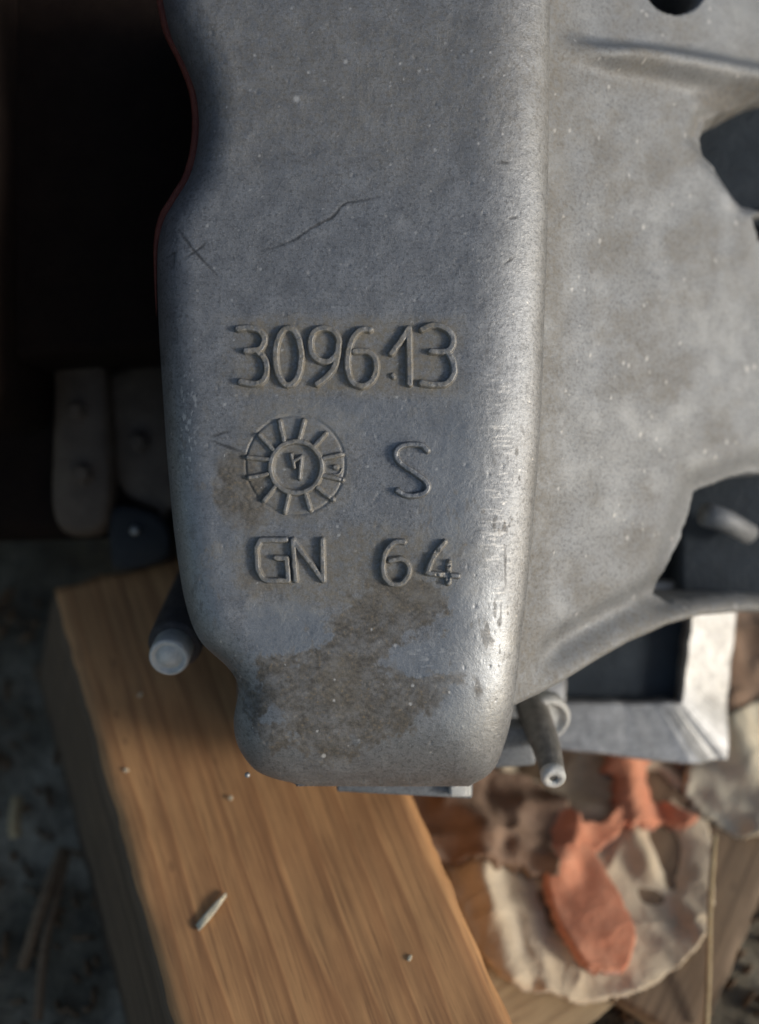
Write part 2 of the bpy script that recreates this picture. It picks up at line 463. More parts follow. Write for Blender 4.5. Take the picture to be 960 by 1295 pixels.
clean = np.maximum.reduce([blob(575, 600, 40, 90, .5, 1.2), blob(600, 830, 48, 130, .35, 1.2), blob(365, 800, 55, 40, .3, 1.6), blob(545, 838, 70, 24, .2, 1.6), 0.6 * blob(480, 530, 130, 26, .5, 1.5),
                           0.5 * blob(260, 700, 35, 130, .5, 1)])
marks = [spline([(330, 316), (362, 307), (392, 290), (418, 276), (436, 257), (452, 254), (480, 249)]), [(224, 288), (246, 318), (276, 350)], [(234, 326), (246, 318), (262, 306)], [(212, 322), (220, 318), (217, 342)],
         [(266, 552), (292, 546)], [(264, 556), (312, 574)], [(628, 205), (648, 203)], [(643, 275), (656, 271)], [(638, 332), (650, 324)], [(640, 690), (642, 745)], [(636, 760), (634, 800)]]
mark = np.zeros_like(PX)
for p in marks:
    dd, pr = seg_dist(PX + wob * 5, PY + wob * 5, p)
    mark = np.maximum(mark, (.2 + .45 * np.sin(math.pi * pr / (len(p) - 1))) * smooth(2.6, .6, dd + 2.0 * (fbm(PX / 5, PY / 5, 3, 2) - .5)))
pale = np.zeros_like(PX)
for (cx, cy, rr) in [(375, 125, 4.5), (437, 78, 3), (390, 92, 2), (322, 70, 2), (408, 962, 3), (330, 340, 2)] + [(rng.uniform(260, 640), rng.uniform(10, 980), rng.uniform(.8, 2.0)) for _ in range(110)]:
    m = (abs(PX - cx) < 10) & (abs(PY - cy) < 10)
    pale[m] = np.maximum(pale[m], smooth(rr * 1.3, rr * .5, np.hypot(PX[m] - cx, PY[m] - cy) + 1.5 * (vnoise(PX[m] / 2, PY[m] / 2, 3) - .5)))
scuff = smooth(.60, .72, fbm(PX / 3.2, PY / 6, 11, 3)) * smooth(1.1, .4, np.hypot((PX - 238) / 16, (PY - 530) / 90))
scuff = np.maximum(scuff, smooth(.62, .74, fbm(PX / 18, PY / 2.2, 12, 3)) * smooth(1.1, .3, np.hypot((PX - 628) / 28, (PY - 620) / 260)) * .7)
scuff = np.maximum(scuff, smooth(.64, .74, fbm(PX / 14, PY / 3, 13, 3)) * smooth(1.1, .3, np.hypot((PX - 545) / 45, (PY - 835) / 28)) * .8)
pale = np.maximum(pale, scuff) * .8
# skirt behind the rounded edge
V = np.stack([X, Y, Z], -1)
back = 52.0
def skirt(idx_pts):
    return [(p[0] * 1.0, p[1], p[2] - back) for p in idx_pts]
Vf = V.reshape(-1, 3); F = grid_faces(NR, NC, flip=True)
base = len(Vf)
lo = Vf[np.arange(NR) * NC]; ro = Vf[np.arange(NR) * NC + NC - 1]; bo = Vf[(NR - 1) * NC + np.arange(NC)]
lo2 = lo.copy(); lo2[:, 2] = -back; lo2[:, 0] += 1.0
ro2 = ro.copy(); ro2[:, 2] = -back
bo2 = bo.copy(); bo2[:, 2] = -back - 14; bo2[:, 1] += 1.0
allV = np.concatenate([Vf, lo2, ro2, bo2])
i = np.arange(NR - 1)
F1 = np.stack([i * NC, base + i, base + i + 1, (i + 1) * NC], -1)
b2 = base + NR
F2 = np.stack([i * NC + NC - 1, (i + 1) * NC + NC - 1, b2 + i + 1, b2 + i], -1)
j = np.arange(NC - 1); b3 = base + 2 * NR
F3 = np.stack([(NR - 1) * NC + j, b3 + j, b3 + j + 1, (NR - 1) * NC + j + 1], -1)
F = np.concatenate([F, F1, F2, F3])
pad = lambda a: np.concatenate([a.ravel(), np.zeros(len(allV) - base)])
bossme = mesh_np('front_boss', allV / 1000, F, {'stain': pad(stain), 'dirt': pad(dirt), 'clean': pad(clean), 'mark': pad(mark), 'pale': pad(pale)})
o = link('front_boss', bossme, M_CAST, H)
o['label'] = 'rounded front face of the casting with worn stains'

def z_face(xmm, ymm):
    """height of the boss near the lettering (nearest grid sample)"""
    r = np.clip(np.searchsorted(-Yrow, -ymm), 0, NR - 1)
    u = np.clip((xmm - XL[r]) / (XR[r] - XL[r]), 0, 1)
    c = np.clip(np.searchsorted(s, u), 0, NC - 1)
    return Z[r, c]

def dirt_face(xmm, ymm):
    r = np.clip(np.searchsorted(-Yrow, -ymm), 0, NR - 1)
    u = np.clip((xmm - XL[r]) / (XR[r] - XL[r]), 0, 1)
    return dirt[r, np.clip(np.searchsorted(s, u), 0, NC - 1)]

# -- raised characters: each one a relief patch grown from its strokes
def relief(name, strokes, hw=3.0, bevel=2.1, height=1.4, label=None, wear=0.08, parent=None, res=0.85):
    """strokes are polylines in photo pixels; top flat half width hw, sloping sides bevel px"""
    allp = np.array([p for st in strokes for p in st])
    m = hw + bevel + 2
    x0, y0 = allp.min(0) - m; x1, y1 = allp.max(0) + m
    nx = int((x1 - x0) / res) + 2; ny = int((y1 - y0) / res) + 2
    gx, gy = np.meshgrid(np.linspace(x0, x1, nx), np.linspace(y0, y1, ny))
    wx = gx + (fbm(gx / 6, gy / 6, 4, 2) - .5) * 1.0; wy = gy + (fbm(gx / 6 + 40, gy / 6, 6, 2) - .5) * 1.0
    dd = np.full(gx.shape, 1e9)
    for st in strokes:
        e, _ = seg_dist(wx, wy, st); dd = np.minimum(dd, e)
    q = np.clip((dd - hw) / bevel, 0, 1)
    hgt = height * (1 - q * q * (3 - 2 * q)) * .9 + height * .1 * smooth(hw + bevel + 1.5, hw * .5, dd)
    hgt = hgt * (1 - wear * smooth(.45, .7, fbm(gx / 9, gy / 9, 8, 3))) + 0.05 * (fbm(gx / 3.2, gy / 3.2, 3, 2) - .5) * (q < 1)
    xm = (gx - 480) * MM; ym = (647.5 - gy) * MM
    zb = z_face(xm.ravel(), ym.ravel()).reshape(gx.shape)
    zz = zb + hgt + 0.01 - 0.30 * smooth(hw + bevel * .9, hw + bevel + 1.6, dd)
    ins = dd < hw + bevel + 1.8
    keep = ins[:-1, :-1] | ins[1:, 1:] | ins[:-1, 1:] | ins[1:, :-1]
    V = np.stack([xm, ym, zz], -1).reshape(-1, 3)
    F = grid_faces(ny, nx, True, keep)
    us = np.unique(F); mp = np.zeros(len(V), int); mp[us] = np.arange(len(us))
    dm = np.clip(dirt_face(xm.ravel()[us], ym.ravel()[us]) + .12 * q.ravel()[us], 0, 1)
    zer = np.zeros(len(us))
    me = mesh_np(name, V[us] / 1000, mp[F], {'dirt': dm, 'stain': zer, 'clean': zer + .15 * (1 - q.ravel()[us])})
    o = link(name, me, M_CAST, parent or H)
    if label: o['label'] = label
    return o

def crop(ox, oy, k, pts, n=6, sm=True):
    p = [(ox + x / k, oy + y / k) for x, y in pts]
    return spline(p, n) if sm else p
c1 = lambda p, **k: crop(280, 395, 6, p, **k)
c2 = lambda p, **k: crop(430, 395, 6, p, **k)
c3 = lambda p, **k: crop(300, 520, 6.4, p, **k)
c4 = lambda p, **k: crop(470, 540, 9.6, p, **k)
c5 = lambda p, **k: crop(310, 665, 8, p, **k)
c6 = lambda p, **k: crop(465, 665, 7.385, p, **k)
relief('raised_digit', [c1([(130, 130), (210, 122), (280, 140), (328, 190), (322, 250), (280, 288), (190, 296)]), c1([(270, 296), (325, 350), (348, 420), (338, 490), (300, 535), (230, 545), (150, 530)])], label='raised digit 3 at the start of the number')
relief('raised_digit', [[(280 + (510 + 98 * math.cos(a)) / 6, 395 + (340 + 215 * math.sin(a)) / 6) for a in np.linspace(0, 2 * math.pi, 40)]], label='raised digit 0')
relief('raised_digit', [c1([(885, 280), (892, 210), (850, 145), (770, 125), (700, 160), (678, 240), (695, 320), (750, 372), (830, 370), (880, 310), (888, 250)]), c1([(890, 270), (870, 390), (812, 480), (730, 545)])], label='raised digit 9')
relief('raised_digit', [c2([(228, 138), (165, 135), (100, 195), (65, 300), (58, 420), (88, 525), (160, 562), (235, 530), (275, 440), (262, 350), (205, 302), (110, 300)])], label='raised digit 6')
relief('raised_mark', [c2([(398, 478), (404, 490)], sm=False)], hw=1.5, bevel=2.5, height=.8, label='small raised dot between the digits')
relief('raised_digit', [c2([(392, 312), (460, 222), (522, 128)], sm=False), c2([(522, 128), (528, 545)], sm=False)], label='raised digit 1')
relief('raised_digit', [c2([(622, 135), (700, 103), (790, 122), (848, 180), (852, 245), (812, 298), (690, 300)]), c2([(810, 300), (855, 380), (858, 470), (808, 540), (720, 552), (618, 540)])], label='raised digit 3 at the end of the number')
relief('raised_letter', [c4([(675, 290), (600, 225), (450, 212), (335, 250), (295, 330), (340, 430), (480, 530), (620, 630), (680, 715), (640, 800), (500, 835), (390, 820), (312, 770)])], hw=2.4, bevel=2.0, height=1.4, label='raised letter S')
relief('raised_letter', [c5([(415, 140), (160, 142), (118, 215), (128, 430), (185, 535), (240, 552), (440, 550)], sm=False), c5([(440, 550), (422, 330), (315, 322)], sm=False)], hw=2.4, bevel=2.0, height=1.4, label='raised letter G')
relief('raised_letter', [c5([(515, 550), (485, 142), (790, 548)], sm=False), c5([(790, 548), (782, 142)], sm=False)], hw=2.4, bevel=2.0, height=1.4, label='raised letter N')
relief('raised_digit', [c6([(338, 150), (250, 152), (175, 230), (145, 340), (152, 460), (220, 540), (320, 530), (385, 440), (372, 350), (305, 308), (210, 325)])], hw=2.4, bevel=2.0, height=1.4, label='raised digit 6 of the lower row')
relief('raised_digit', [c6([(720, 150), (650, 230), (592, 330), (552, 440)]), c6([(552, 440), (840, 468)], sm=False), c6([(755, 340), (750, 530)], sm=False)], hw=2.4, bevel=2.0, height=1.4, label='raised digit 4 with a worn crossbar', wear=.5)
# date dial
ring = relief('date_dial', [[(374.7 + 32.5 * math.cos(a), 591 + 32.5 * math.sin(a)) for a in np.linspace(0, 2 * math.pi, 60)]], hw=2.2, bevel=2.2, height=1.15, label='round cast date dial with radial ticks')
for a, b in (((380, 240), (345, 85)), ((500, 240), (540, 80)), ((620, 290), (715, 185)), ((700, 385), (845, 352)), ((690, 520), (850, 556)), ((650, 620), (775, 715)), ((550, 660), (592, 795)),
             ((420, 670), (385, 815)), ((310, 610), (218, 725)), ((250, 510), (95, 540)), ((260, 392), (85, 375)), ((290, 310), (185, 195))):
    relief('dial_tick', [c3([a, b], sm=False)], hw=1.8, bevel=2.2, height=1.1, parent=ring)
relief('dial_numeral', [c3([(437, 352), (465, 455)], sm=False), c3([(460, 405), (522, 372)], sm=False), c3([(522, 368), (505, 545)], sm=False)], hw=1.2, bevel=2.2, height=1.2, parent=ring, label='raised figure in the middle of the dial')
relief('dial_dot', [c3([(790, 455), (806, 457)], sm=False)], hw=1.8, bevel=2.2, height=.9, parent=ring)
relief('dial_dot', [[(300 + (797 + 52 * math.cos(a)) / 6.4, 520 + (455 + 58 * math.sin(a)) / 6.4) for a in np.linspace(.2, 1.9, 12)]], hw=.3, bevel=1.3, height=.35, parent=ring)

# -- sloping bell wall to the right, with rib, openings, pocket and lip
pb = np.array([(630, 915), (652, 898), (690, 880), (720, 863), (760, 838), (800, 815), (850, 793), (900, 781), (960, 776), (1080, 782)], float)
pcr = np.array(right_px, float)
NP, NQ = 420, 560
SL = 0.62
tq = np.linspace(0, 1, NQ)[None, :]; sp = np.linspace(0, 1, NP)[:, None]
PYp = -70 + sp * np.ones_like(tq) * 900
for it in range(8):
    pc = np.interp(PYp, pcr[:, 1], pcr[:, 0]) - 6
    PXp = pc + tq * (1075 - pc)
    PYp = -70 + sp * (np.interp(PXp, pb[:, 0], pb[:, 1]) + 70)
pc = np.interp(PYp, pcr[:, 1], pcr[:, 0])
xc = (pc - 480) * MM * 1.034
k = (PXp - 480) * MM
Z0 = -9.6
Xp = k * (D0 - Z0 - SL * xc) / D0 / (1 - k * SL / D0)
Zp = Z0 - SL * (Xp - xc)
Yp = (647.5 - PYp) * MM * (D0 - Zp) / D0
A, B = PXp, PYp
rel = np.zeros_like(A)
rib = spline([(680, 40), (720, 62), (770, 72), (830, 80), (900, 92), (960, 103), (1080, 125)], 8)
dd, _ = seg_dist(A, B, rib)
wid = 13 + 5 * smooth(700, 900, A)
rel += 5.4 * smooth(695, 800, A) * np.exp(-(dd / wid) ** 2.4)
above = B < np.interp(A, [p[0] for p in rib], [p[1] for p in rib])
rel += np.where(above, -2.0 * smooth(4, 30, dd), 0) * smooth(700, 760, A)
wv = (fbm(A / 14, B / 14, 9, 3) - .5) * 4
def dip(poly, depth, e0, e1):
    q = sdf_poly(A, B, poly) + wv
    return -depth * smooth(e1, -e0, q)
rel += -34 * smooth(1.06, .86, np.hypot((A - 862) / 37, (B + 22) / 35))
rel += dip([(897, 172), (904, 152), (922, 140), (965, 128), (1035, 135), (1040, 240), (968, 262), (945, 256), (928, 236), (913, 206), (898, 192)], 48, 9, 2)
rel += dip([(952, 275), (990, 268), (1030, 270), (1030, 300), (960, 302)], 18, 6, 2)
rel += dip([(893, 624), (925, 610), (960, 600), (1040, 596), (1045, 752), (960, 752), (905, 756), (868, 762), (850, 752), (862, 714), (878, 678)], 52, 10, 3)
rel += 0 * dip([(958, 470), (985, 470), (1040, 468), (1040, 560), (985, 575), (955, 575), (956, 520)], 30, 8, 5) 
qp = sdf_poly(A, B, [(893, 624), (960, 600), (1040, 596), (1045, 752), (905, 756), (850, 752), (862, 714)])
rel += -4.0 * smooth(60, 0, qp) ** 2
qo = sdf_poly(A, B, [(888, 170), (896, 150), (965, 128), (1040, 135), (1040, 250), (945, 256), (913, 206)])
rel += -3.0 * smooth(32, 0, qo) ** 2
lipd, _ = seg_dist(A, B, [tuple(p) for p in pb])
rel += -3.8 * np.exp(-((lipd - 42) / 20) ** 2) * smooth(660, 720, A)
rel += -3.0 * smooth(55, 25, lipd) * smooth(820, 900, A) * smooth(14, 26, lipd)
tl = np.clip(1 - lipd / 11, 0, 1)
rel += -4.5 * (1 - np.sqrt(np.clip(1 - tl ** 2, 0, 1)))
# soft ridge around the upper opening
q1 = sdf_poly(A, B, [(880, 160), (1040, 110), (1040, 262), (965, 275), (930, 250)])
rel += 1.2 * np.exp(-((q1 - 5) / 8) ** 2) * smooth(200, 250, B)
rel += 0.9 * (fbm(A / 80, B / 80, 3, 2) - .5) + 0.14 * (fbm(A / 14, B / 14, 5, 3) - .5)
for kk in range(120):
    cx, cy, rr = rng.uniform(700, 950), rng.uniform(10, 800), rng.uniform(1.2, 2.8)
    m = (abs(A - cx) < 9) & (abs(B - cy) < 9)
    rel[m] += rng.choice([-.12, .10, .08]) * np.exp(-((A[m] - cx) ** 2 + (B[m] - cy) ** 2) / rr ** 2)
nlen = math.hypot(1, SL)
Xp2 = Xp + np.clip(rel, -6, 6) * SL / nlen; Zp2 = Zp + np.where(rel > -6, rel / nlen, rel + 6 - 6 / nlen)
Vp = np.stack([Xp2, Yp, Zp2], -1).reshape(-1, 3)
wob2 = fbm(A / 45, B / 45, 6, 5) - .5
dirt2 = np.maximum.reduce([0.40 * smooth(0.0, .28, wob2 + .06), 0.6 * smooth(40, 0, A - pc - 6) , .4 * smooth(70, 30, dd) * smooth(10, 30, dd) * smooth(-.2, .2, wob2 + .05), 0.6 * smooth(60, 10, lipd)])
stain2 = 0.8 * smooth(1.3, .6, np.hypot((A - 935) / 45, (B - 125) / 20) + wob2 * 1.6) + 0.16 * smooth(.12, .3, wob2)
clean2 = 0.35 * smooth(.0, .3, -wob2) + .3 * smooth(.45, .7, fbm(A / 22, B / 40, 4, 4))
pale2 = np.zeros_like(A)
for kk in range(90):
    cx, cy, rr = rng.uniform(700, 955), rng.uniform(5, 800), rng.uniform(.8, 2.2)
    m = (abs(A - cx) < 10) & (abs(B - cy) < 10)
    pale2[m] = np.maximum(pale2[m], smooth(rr * 1.3, rr * .5, np.hypot(A[m] - cx, (B[m] - cy) * .7) + 1.5 * (vnoise(A[m] / 2, B[m] / 2, 3) - .5)))
F = grid_faces(NP, NQ, flip=True)
base = len(Vp)
e = Vp[(NP - 1) * NQ + np.arange(NQ)]; e2 = e.copy(); e2[:, 2] -= 26; e2[:, 1] += 6
j = np.arange(NQ - 1)
F3 = np.stack([(NP - 1) * NQ + j, base + j, base + j + 1, (NP - 1) * NQ + j + 1], -1)
allV = np.concatenate([Vp, e2])
pad = lambda a: np.concatenate([np.clip(a, 0, 1).ravel(), np.zeros(len(allV) - base)])
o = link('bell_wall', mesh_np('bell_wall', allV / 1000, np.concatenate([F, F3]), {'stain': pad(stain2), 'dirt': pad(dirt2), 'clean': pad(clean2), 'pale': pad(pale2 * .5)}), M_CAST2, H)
o['label'] = 'sloping side wall of the casting with rib, openings and lower lip'
# short rib inside the lower pocket
a = px2l(893, 650, -58); b = px2l(948, 676, -66)
bm_obj('pocket_rib', tube([a, tuple((np.array(a) + np.array(b)) / 2 + np.array([0, .8, 0])), b], [4.0, 3.6, 3.4], 14), M_CAST2, H)

# -- red-brown line added behind the left rim
path = []
for (x, y) in spline(left_px[:12], 8):
    path.append(px2l(x - 1.0, y, -DL - 1.5))
bm_obj('red_rim_line', tube(path, list(1.35 * np.clip(np.linspace(4.5, 0.02, len(path)), 0, 1)), 10), M_REDRIM, H)['label'] = 'dark red line along the left rim'

# -- flange plate under the boss
def box_l(name, c, size, mat, rot=0.0, bev=0.6, parent=H, tilt=(0, 0)):
    bm = bmesh.new(); bmesh.ops.create_cube(bm, size=1)
    bmesh.ops.scale(bm, vec=Vector(size) / 1000, verts=bm.verts)
    bmesh.ops.bevel(bm, geom=bm.edges[:], offset=bev / 1000, segments=2, affect='EDGES', profile=0.6)
    bmesh.ops.rotate(bm, matrix=Matrix.Rotation(rot, 3, 'Z') @ Matrix.Rotation(tilt[0], 3, 'X') @ Matrix.Rotation(tilt[1], 3, 'Y'), verts=bm.verts)
    bmesh.ops.translate(bm, vec=Vector(c) / 1000, verts=bm.verts)
    return bm_obj(name, bm, mat, parent)
a = px2l(512, 995, -26)
box_l('bottom_flange', (a[0], a[1], -32), (38, 5, 12), M_CAST2, math.radians(-3), .8)
a = px2l(582, 999, -24)
box_l('flange_bolt', (a[0], a[1], -26), (6, 3.6, 6), M_STEEL, 0, .8)
a = px2l(313, 980, -16)
bm = bmesh.new(); bmesh.ops.create_icosphere(bm, subdivisions=2, radius=.0008); bmesh.ops.translate(bm, vec=Vector(a) / 1000, verts=bm.verts)
bm_obj('casting_nib', bm, M_FRAME, H)
a = px2l(640, 945, -42)
box_l('lower_lug', (a[0], a[1], -48), (17, 12, 14), M_CAST2, math.radians(4), 1.5)

# -- stud on the left: dark sleeve and pale cupped end
tip = np.array(px2l(213, 833, -22)); root = np.array(px2l(262, 722, -78))
ax = (root - tip) / np.linalg.norm(root - tip)
st = [tip + ax * q for q in (0, 0.6, 9)]
bm = lathe(tip, ax, [(-.8, .3), (-.6, 1.6), (.1, 2.9), (1.0, 3.5), (1.1, 3.9), (.1, 4.4), (0, 4.9), (.4, 5.4), (1.2, 5.6), (12, 5.6)])
bm_obj('stud', bm, M_STEEL, H)['label'] = 'pale cupped end of the left stud'
bm = lathe(tip, ax, [(7, 5.5), (7.2, 6.8), (8.6, 7.6), (40, 8.2), (62, 8.4)])
bm_obj('stud_sleeve', bm, M_DARKSTEEL, H)

# -- drain nipple on the right: collar and bent pipe
p0, p1, p2, p3 = px2l(672, 893, -52), px2l(680, 915, -42), px2l(692, 948, -32), px2l(700, 984, -22)
pp = spline([p0, p1, p2, p3], 8)
rr = np.interp(np.linspace(0, 1, len(pp)), [0, .5, 1], [5.0, 4.4, 3.2])
bm_obj('drain_pipe', tube(pp, list(rr), 28), M_PIPE, H)
axn = np.array(pp[-1]) - np.array(pp[-3]); axn /= np.linalg.norm(axn); e = np.array(pp[-1])
bm = lathe(e, axn, [(-3, 3.4), (-.3, 3.5), (.5, 3.2), (.8, 2.5), (.6, 1.3), (-.2, 1.0), (-3, .9)], 28)
bm_obj('pipe_end', bm, M_STEEL, H)['label'] = 'pale pipe end with a small hole'
cc = np.array(px2l(690, 908, -50)); dirn = np.array([.15, -.35, 1.0]); dirn /= np.linalg.norm(dirn)
bm = lathe(cc, dirn, [(-4, 5), (-3.8, 7.4), (1, 7.4), (2.0, 6.8), (2.2, 6.0), (1.0, 5.4), (.6, 4.2)], 36)
bm_obj('pipe_collar', bm, M_STEEL, H)

# -- square alloy frame bolted behind the bell wall
fz = -78.0
outer = [(640, 735), (953, 735), (928, 968), (640, 938)]
inner = [(716, 748), (877, 748), (861, 888), (716, 888)]
def lerp_ring(quad, n):
    out = []
    for i in range(4):
        a, b = np.array(quad[i], float), np.array(quad[(i + 1) % 4], float)
        for k in range(n): out.append(a + (b - a) * k / n)
    return out
bm = bmesh.new()
NO = 24
rings = []
for quad, z in ((outer, fz - 22), (outer, fz - 1.0), (outer, fz), (inner, fz), (inner, fz - 1.0), (inner, fz - 40)):
    P = lerp_ring(quad, NO)
    cen = np.mean(np.array(quad, float), 0)
    ring_ = []
    for kx, p in enumerate(P):
        q = p.copy()
        zo = (6.0 * smooth(888, 962, q[1]) - 11.0 * smooth(872, 915, q[0])) if z >= fz - 1.1 else 0
        if z == fz: q += (cen - p) / np.linalg.norm(cen - p) * (3 if quad is outer else -3)
        q += np.array([vnoise(kx * .37, 3, 5) - .5, vnoise(kx * .37, 9, 6) - .5]) * 2.4
        x_, y_, _ = px2l(q[0], q[1], fz)
        ring_.append(bm.verts.new(Vector((x_, y_, z + zo + .5 * (vnoise(kx * .5, 1, 7) - .5))) / 1000))
    rings.append(ring_)
for r_ in range(len(rings) - 1):
    for kx in range(len(rings[0])):
        k2 = (kx + 1) % len(rings[0])
        bm.faces.new((rings[r_][kx], rings[r_][k2], rings[r_ + 1][k2], rings[r_ + 1][kx]))
bm.faces.new(rings[-1])
bmesh.ops.recalc_face_normals(bm, faces=bm.faces)
fo = bm_obj('square_frame', bm, M_FRAME, H, False); fo['label'] = 'square alloy frame with a deep dark opening'
a = px2l(795, 815, fz); 
box_l('frame_shade', (a[0], a[1], fz - 16), (50, 52, 18), M_HOLLOW, 0, .5, fo)  # added dark box, in place of the shade within the frame
# added dark boxes standing for the shade in the bell wall's two openings
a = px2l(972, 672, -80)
box_l('opening_shade', (a[0], a[1], -82), (64, 50, 20), M_HOLLOW, 0, 2)
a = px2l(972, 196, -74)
box_l('opening_shade', (a[0], a[1], -73), (60, 52, 20), M_HOLLOW, 0, 2)

# body of the housing behind the face, down to the beam
a = px2l(470, 700, -60)
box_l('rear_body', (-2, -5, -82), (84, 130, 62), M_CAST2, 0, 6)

# ------------------------------------------------------------------ dark engine at the left
E = empty('engine_block', FRAME)
tag(E, 'oily black engine in deep shadow left of the gearbox housing', 'engine')
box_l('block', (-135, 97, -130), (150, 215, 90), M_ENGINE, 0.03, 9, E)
def slab(name, pts, z0, z1, mat, par, bev=3.0, label=None):
    """outline in photo pixels at depth z0, extruded back to z1, rounded front edge"""
    P = [np.array(px2l(x, y, z0)[:2]) for x, y in spline(pts, 5, True)[:-1]]
    cen = np.mean(P, 0)
    bm = bmesh.new(); rings = []
    for ins, z in ((0, z1), (0, z0 - bev), (bev * .3, z0 - bev * .3), (bev, z0)):
        rings.append([bm.verts.new((((p[0] + (cen - p)[0] / np.linalg.norm(cen - p) * ins)) / 1000, (p[1] + (cen - p)[1] / np.linalg.norm(cen - p) * ins) / 1000, z / 1000)) for p in P])
    for r_ in range(len(rings) - 1):
        for kx in range(len(P)):
            k2 = (kx + 1) % len(P)
            bm.faces.new((rings[r_][kx], rings[r_][k2], rings[r_ + 1][k2], rings[r_ + 1][kx]))
    bm.faces.new(rings[-1]); bm.faces.new(rings[0][::-1])
    bmesh.ops.recalc_face_normals(bm, faces=bm.faces)
    o = bm_obj(name, bm, mat, par)
    if label: o['label'] = label
    return o
box_l('sky_blocker', (-165, 126, -25), (110, 200, 150), M_ENGINE, 0.0, 10, E)  # added mass, partly out of view, keeps sky light off the left rim
slab('shading_slab', [(-80, -120), (190, -120), (215, -20), (258, 120), (245, 230), (215, 330), (225, 430), (150, 445), (60, 450), (-20, 460), (-90, 465)], -50, -118, M_ENGINE, E, 4)  # added black slab that shades and hides the lug tops
slab('lug', [(70, 380), (120, 370), (135, 480), (142, 600), (136, 660), (115, 678), (82, 676), (66, 655), (62, 600), (66, 480)], -78, -100, M_LUG, E, 4, 'grey rounded iron lug hanging down')
slab('bearing_cap', [(120, 480), (240, 450), (250, 640), (215, 650), (212, 690), (206, 690), (203, 655), (180, 645), (148, 620), (130, 560)], -84, -102, M_LUG, E, 4, 'grey curved iron cap')
slab('hex_block', [(142, 640), (205, 655), (212, 705), (150, 722), (138, 700)], -80, -102, M_BLACK, E, 2)
a = px2l(171, 671, -79)
bm = bmesh.new(); bmesh.ops.create_icosphere(bm, subdivisions=2, radius=.0017); bmesh.ops.translate(bm, vec=Vector(a) / 1000, verts=bm.verts)
bm_obj('bolt_end', bm, M_FRAME, E)
slab('side_strip', [(-40, 552), (62, 556), (64, 576), (-40, 578)], -92, -105, M_LUG, E, 1.5)
for (bx_, by_, br_) in ((98, 520, 2.6), (104, 600, 3.0), (175, 560, 2.8)):
    q_ = px2l(bx_, by_, -77 if bx_ < 120 else -83)
    bm_obj('bolt_head', lathe(q_, (0, 0, 1), [(-1, br_ * 1.3), (.6, br_ * 1.3), (.8, br_), (2.6, br_), (3.0, br_ * .8)], 6), M_LUG, E, False)
slab('red_strip', [(-40, 582), (60, 580), (60, 606), (-40, 612)], -90, -105, M_RUST, E, 1.5, 'dull dark red painted strip')

# ------------------------------------------------------------------ brown beam
BT = 0.060
A0 = floor_pt(66, 745, BT); B0 = floor_pt(200, 1230, BT); R0 = floor_pt(530, 1020, BT); R1 = floor_pt(650, 1295, BT)
dirb = ((B0 - A0).normalized() * .5 + (R1 - R0).normalized() * .5).normalized()
nb = Vector((-dirb.y, dirb.x, 0))
wid_b = abs((R0 - A0).dot(nb)) * .5 + abs((R1 - A0).dot(nb)) * .5
if nb.dot(R0 - A0) < 0: nb = -nb
ang = math.atan2(dirb.y, dirb.x)
def plank(name, origin, ang, length, width, thick, side, mat, rough=0.0012, seed=0, endskew=0.0, bev=.002, flare=0.0):
    """origin = near upper corner, X along, Y across (side=+1/-1), top at local z=0"""
    nx_, ny_ = max(30, int(length / .003)), max(8, int(width / .004))
    bm = bmesh.new()
    prof = []
    for k in range(ny_ + 1): prof.append((k / ny_, 0))
    nz = 8
    prof = [(0, -1 + k / nz) for k in range(nz)] + prof + [(1, -(k + 1) / nz) for k in range(nz)]
    rows = []
    for i_ in range(nx_ + 1):
        u = i_ / nx_ * length
        row = []
        for (a_, b_) in prof:
            yy = a_ * width + (flare * b_ if a_ == 0 else 0); zz = b_ * thick
            edge = (a_ in (0, 1)) and b_ == 0
            ex = rough * (float(fbm(np.array(u * 150), np.array(seed + a_ * 7.), 3, 4)) - .5) * 2 * (1 if a_ in (0, 1) else 0)
            ez = rough * .5 * (float(fbm(np.array(u * 60), np.array(yy * 60 + seed), 4, 3)) - .5) * 2
            if edge: zz -= bev * (.4 + float(vnoise(u * 140, seed + 20, 5))); yy += (bev if a_ == 0 else -bev) * .5
            xx = u + endskew * yy
            if i_ == 0: xx += .003 * (float(vnoise(yy * 120, zz * 150 + seed, 2)) - .3)
            row.append(bm.verts.new((xx, side * (yy + ex), zz + ez)))
        rows.append(row)
    m_ = len(prof)
    for i_ in range(nx_):
        for k in range(m_ - 1):
            bm.faces.new((rows[i_][k], rows[i_][k + 1], rows[i_ + 1][k + 1], rows[i_ + 1][k]))
        bm.faces.new((rows[i_][m_ - 1], rows[i_][0], rows[i_ + 1][0], rows[i_ + 1][m_ - 1]))
    bm.faces.new(rows[0]); bm.faces.new(rows[-1][::-1])
    bmesh.ops.recalc_face_normals(bm, faces=bm.faces)
    o = bm_obj(name, bm, mat, None)
    o.location = origin; o.rotation_euler = (0, 0, ang)
    return o
xdir = Vector((math.cos(ang), math.sin(ang), 0)); ydir = Vector((-xdir.y, xdir.x, 0))
side = 1 if ydir.dot(nb) > 0 else -1
E1 = floor_pt(212, 706, BT)
sk = (E1 - A0).dot(xdir) / max(1e-4, (E1 - A0).dot(nb))
print('beam width', wid_b, 'angle', math.degrees(ang), 'skew', sk, side)
o = plank('wooden_beam', A0, ang, 0.62, wid_b, BT - .001, side, M_BEAM, .0010, 3, sk, .0010, .022)
tag(o, 'thick brown sawn timber beam under the gearbox housing', 'beam')
o.data.materials.append(M_SHADEWOOD)                      # darker wood copy: the left flank's shade put into its colour
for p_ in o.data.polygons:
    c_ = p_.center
    if side * c_.y < .0002 and c_.z < -.0022: p_.material_index = 1
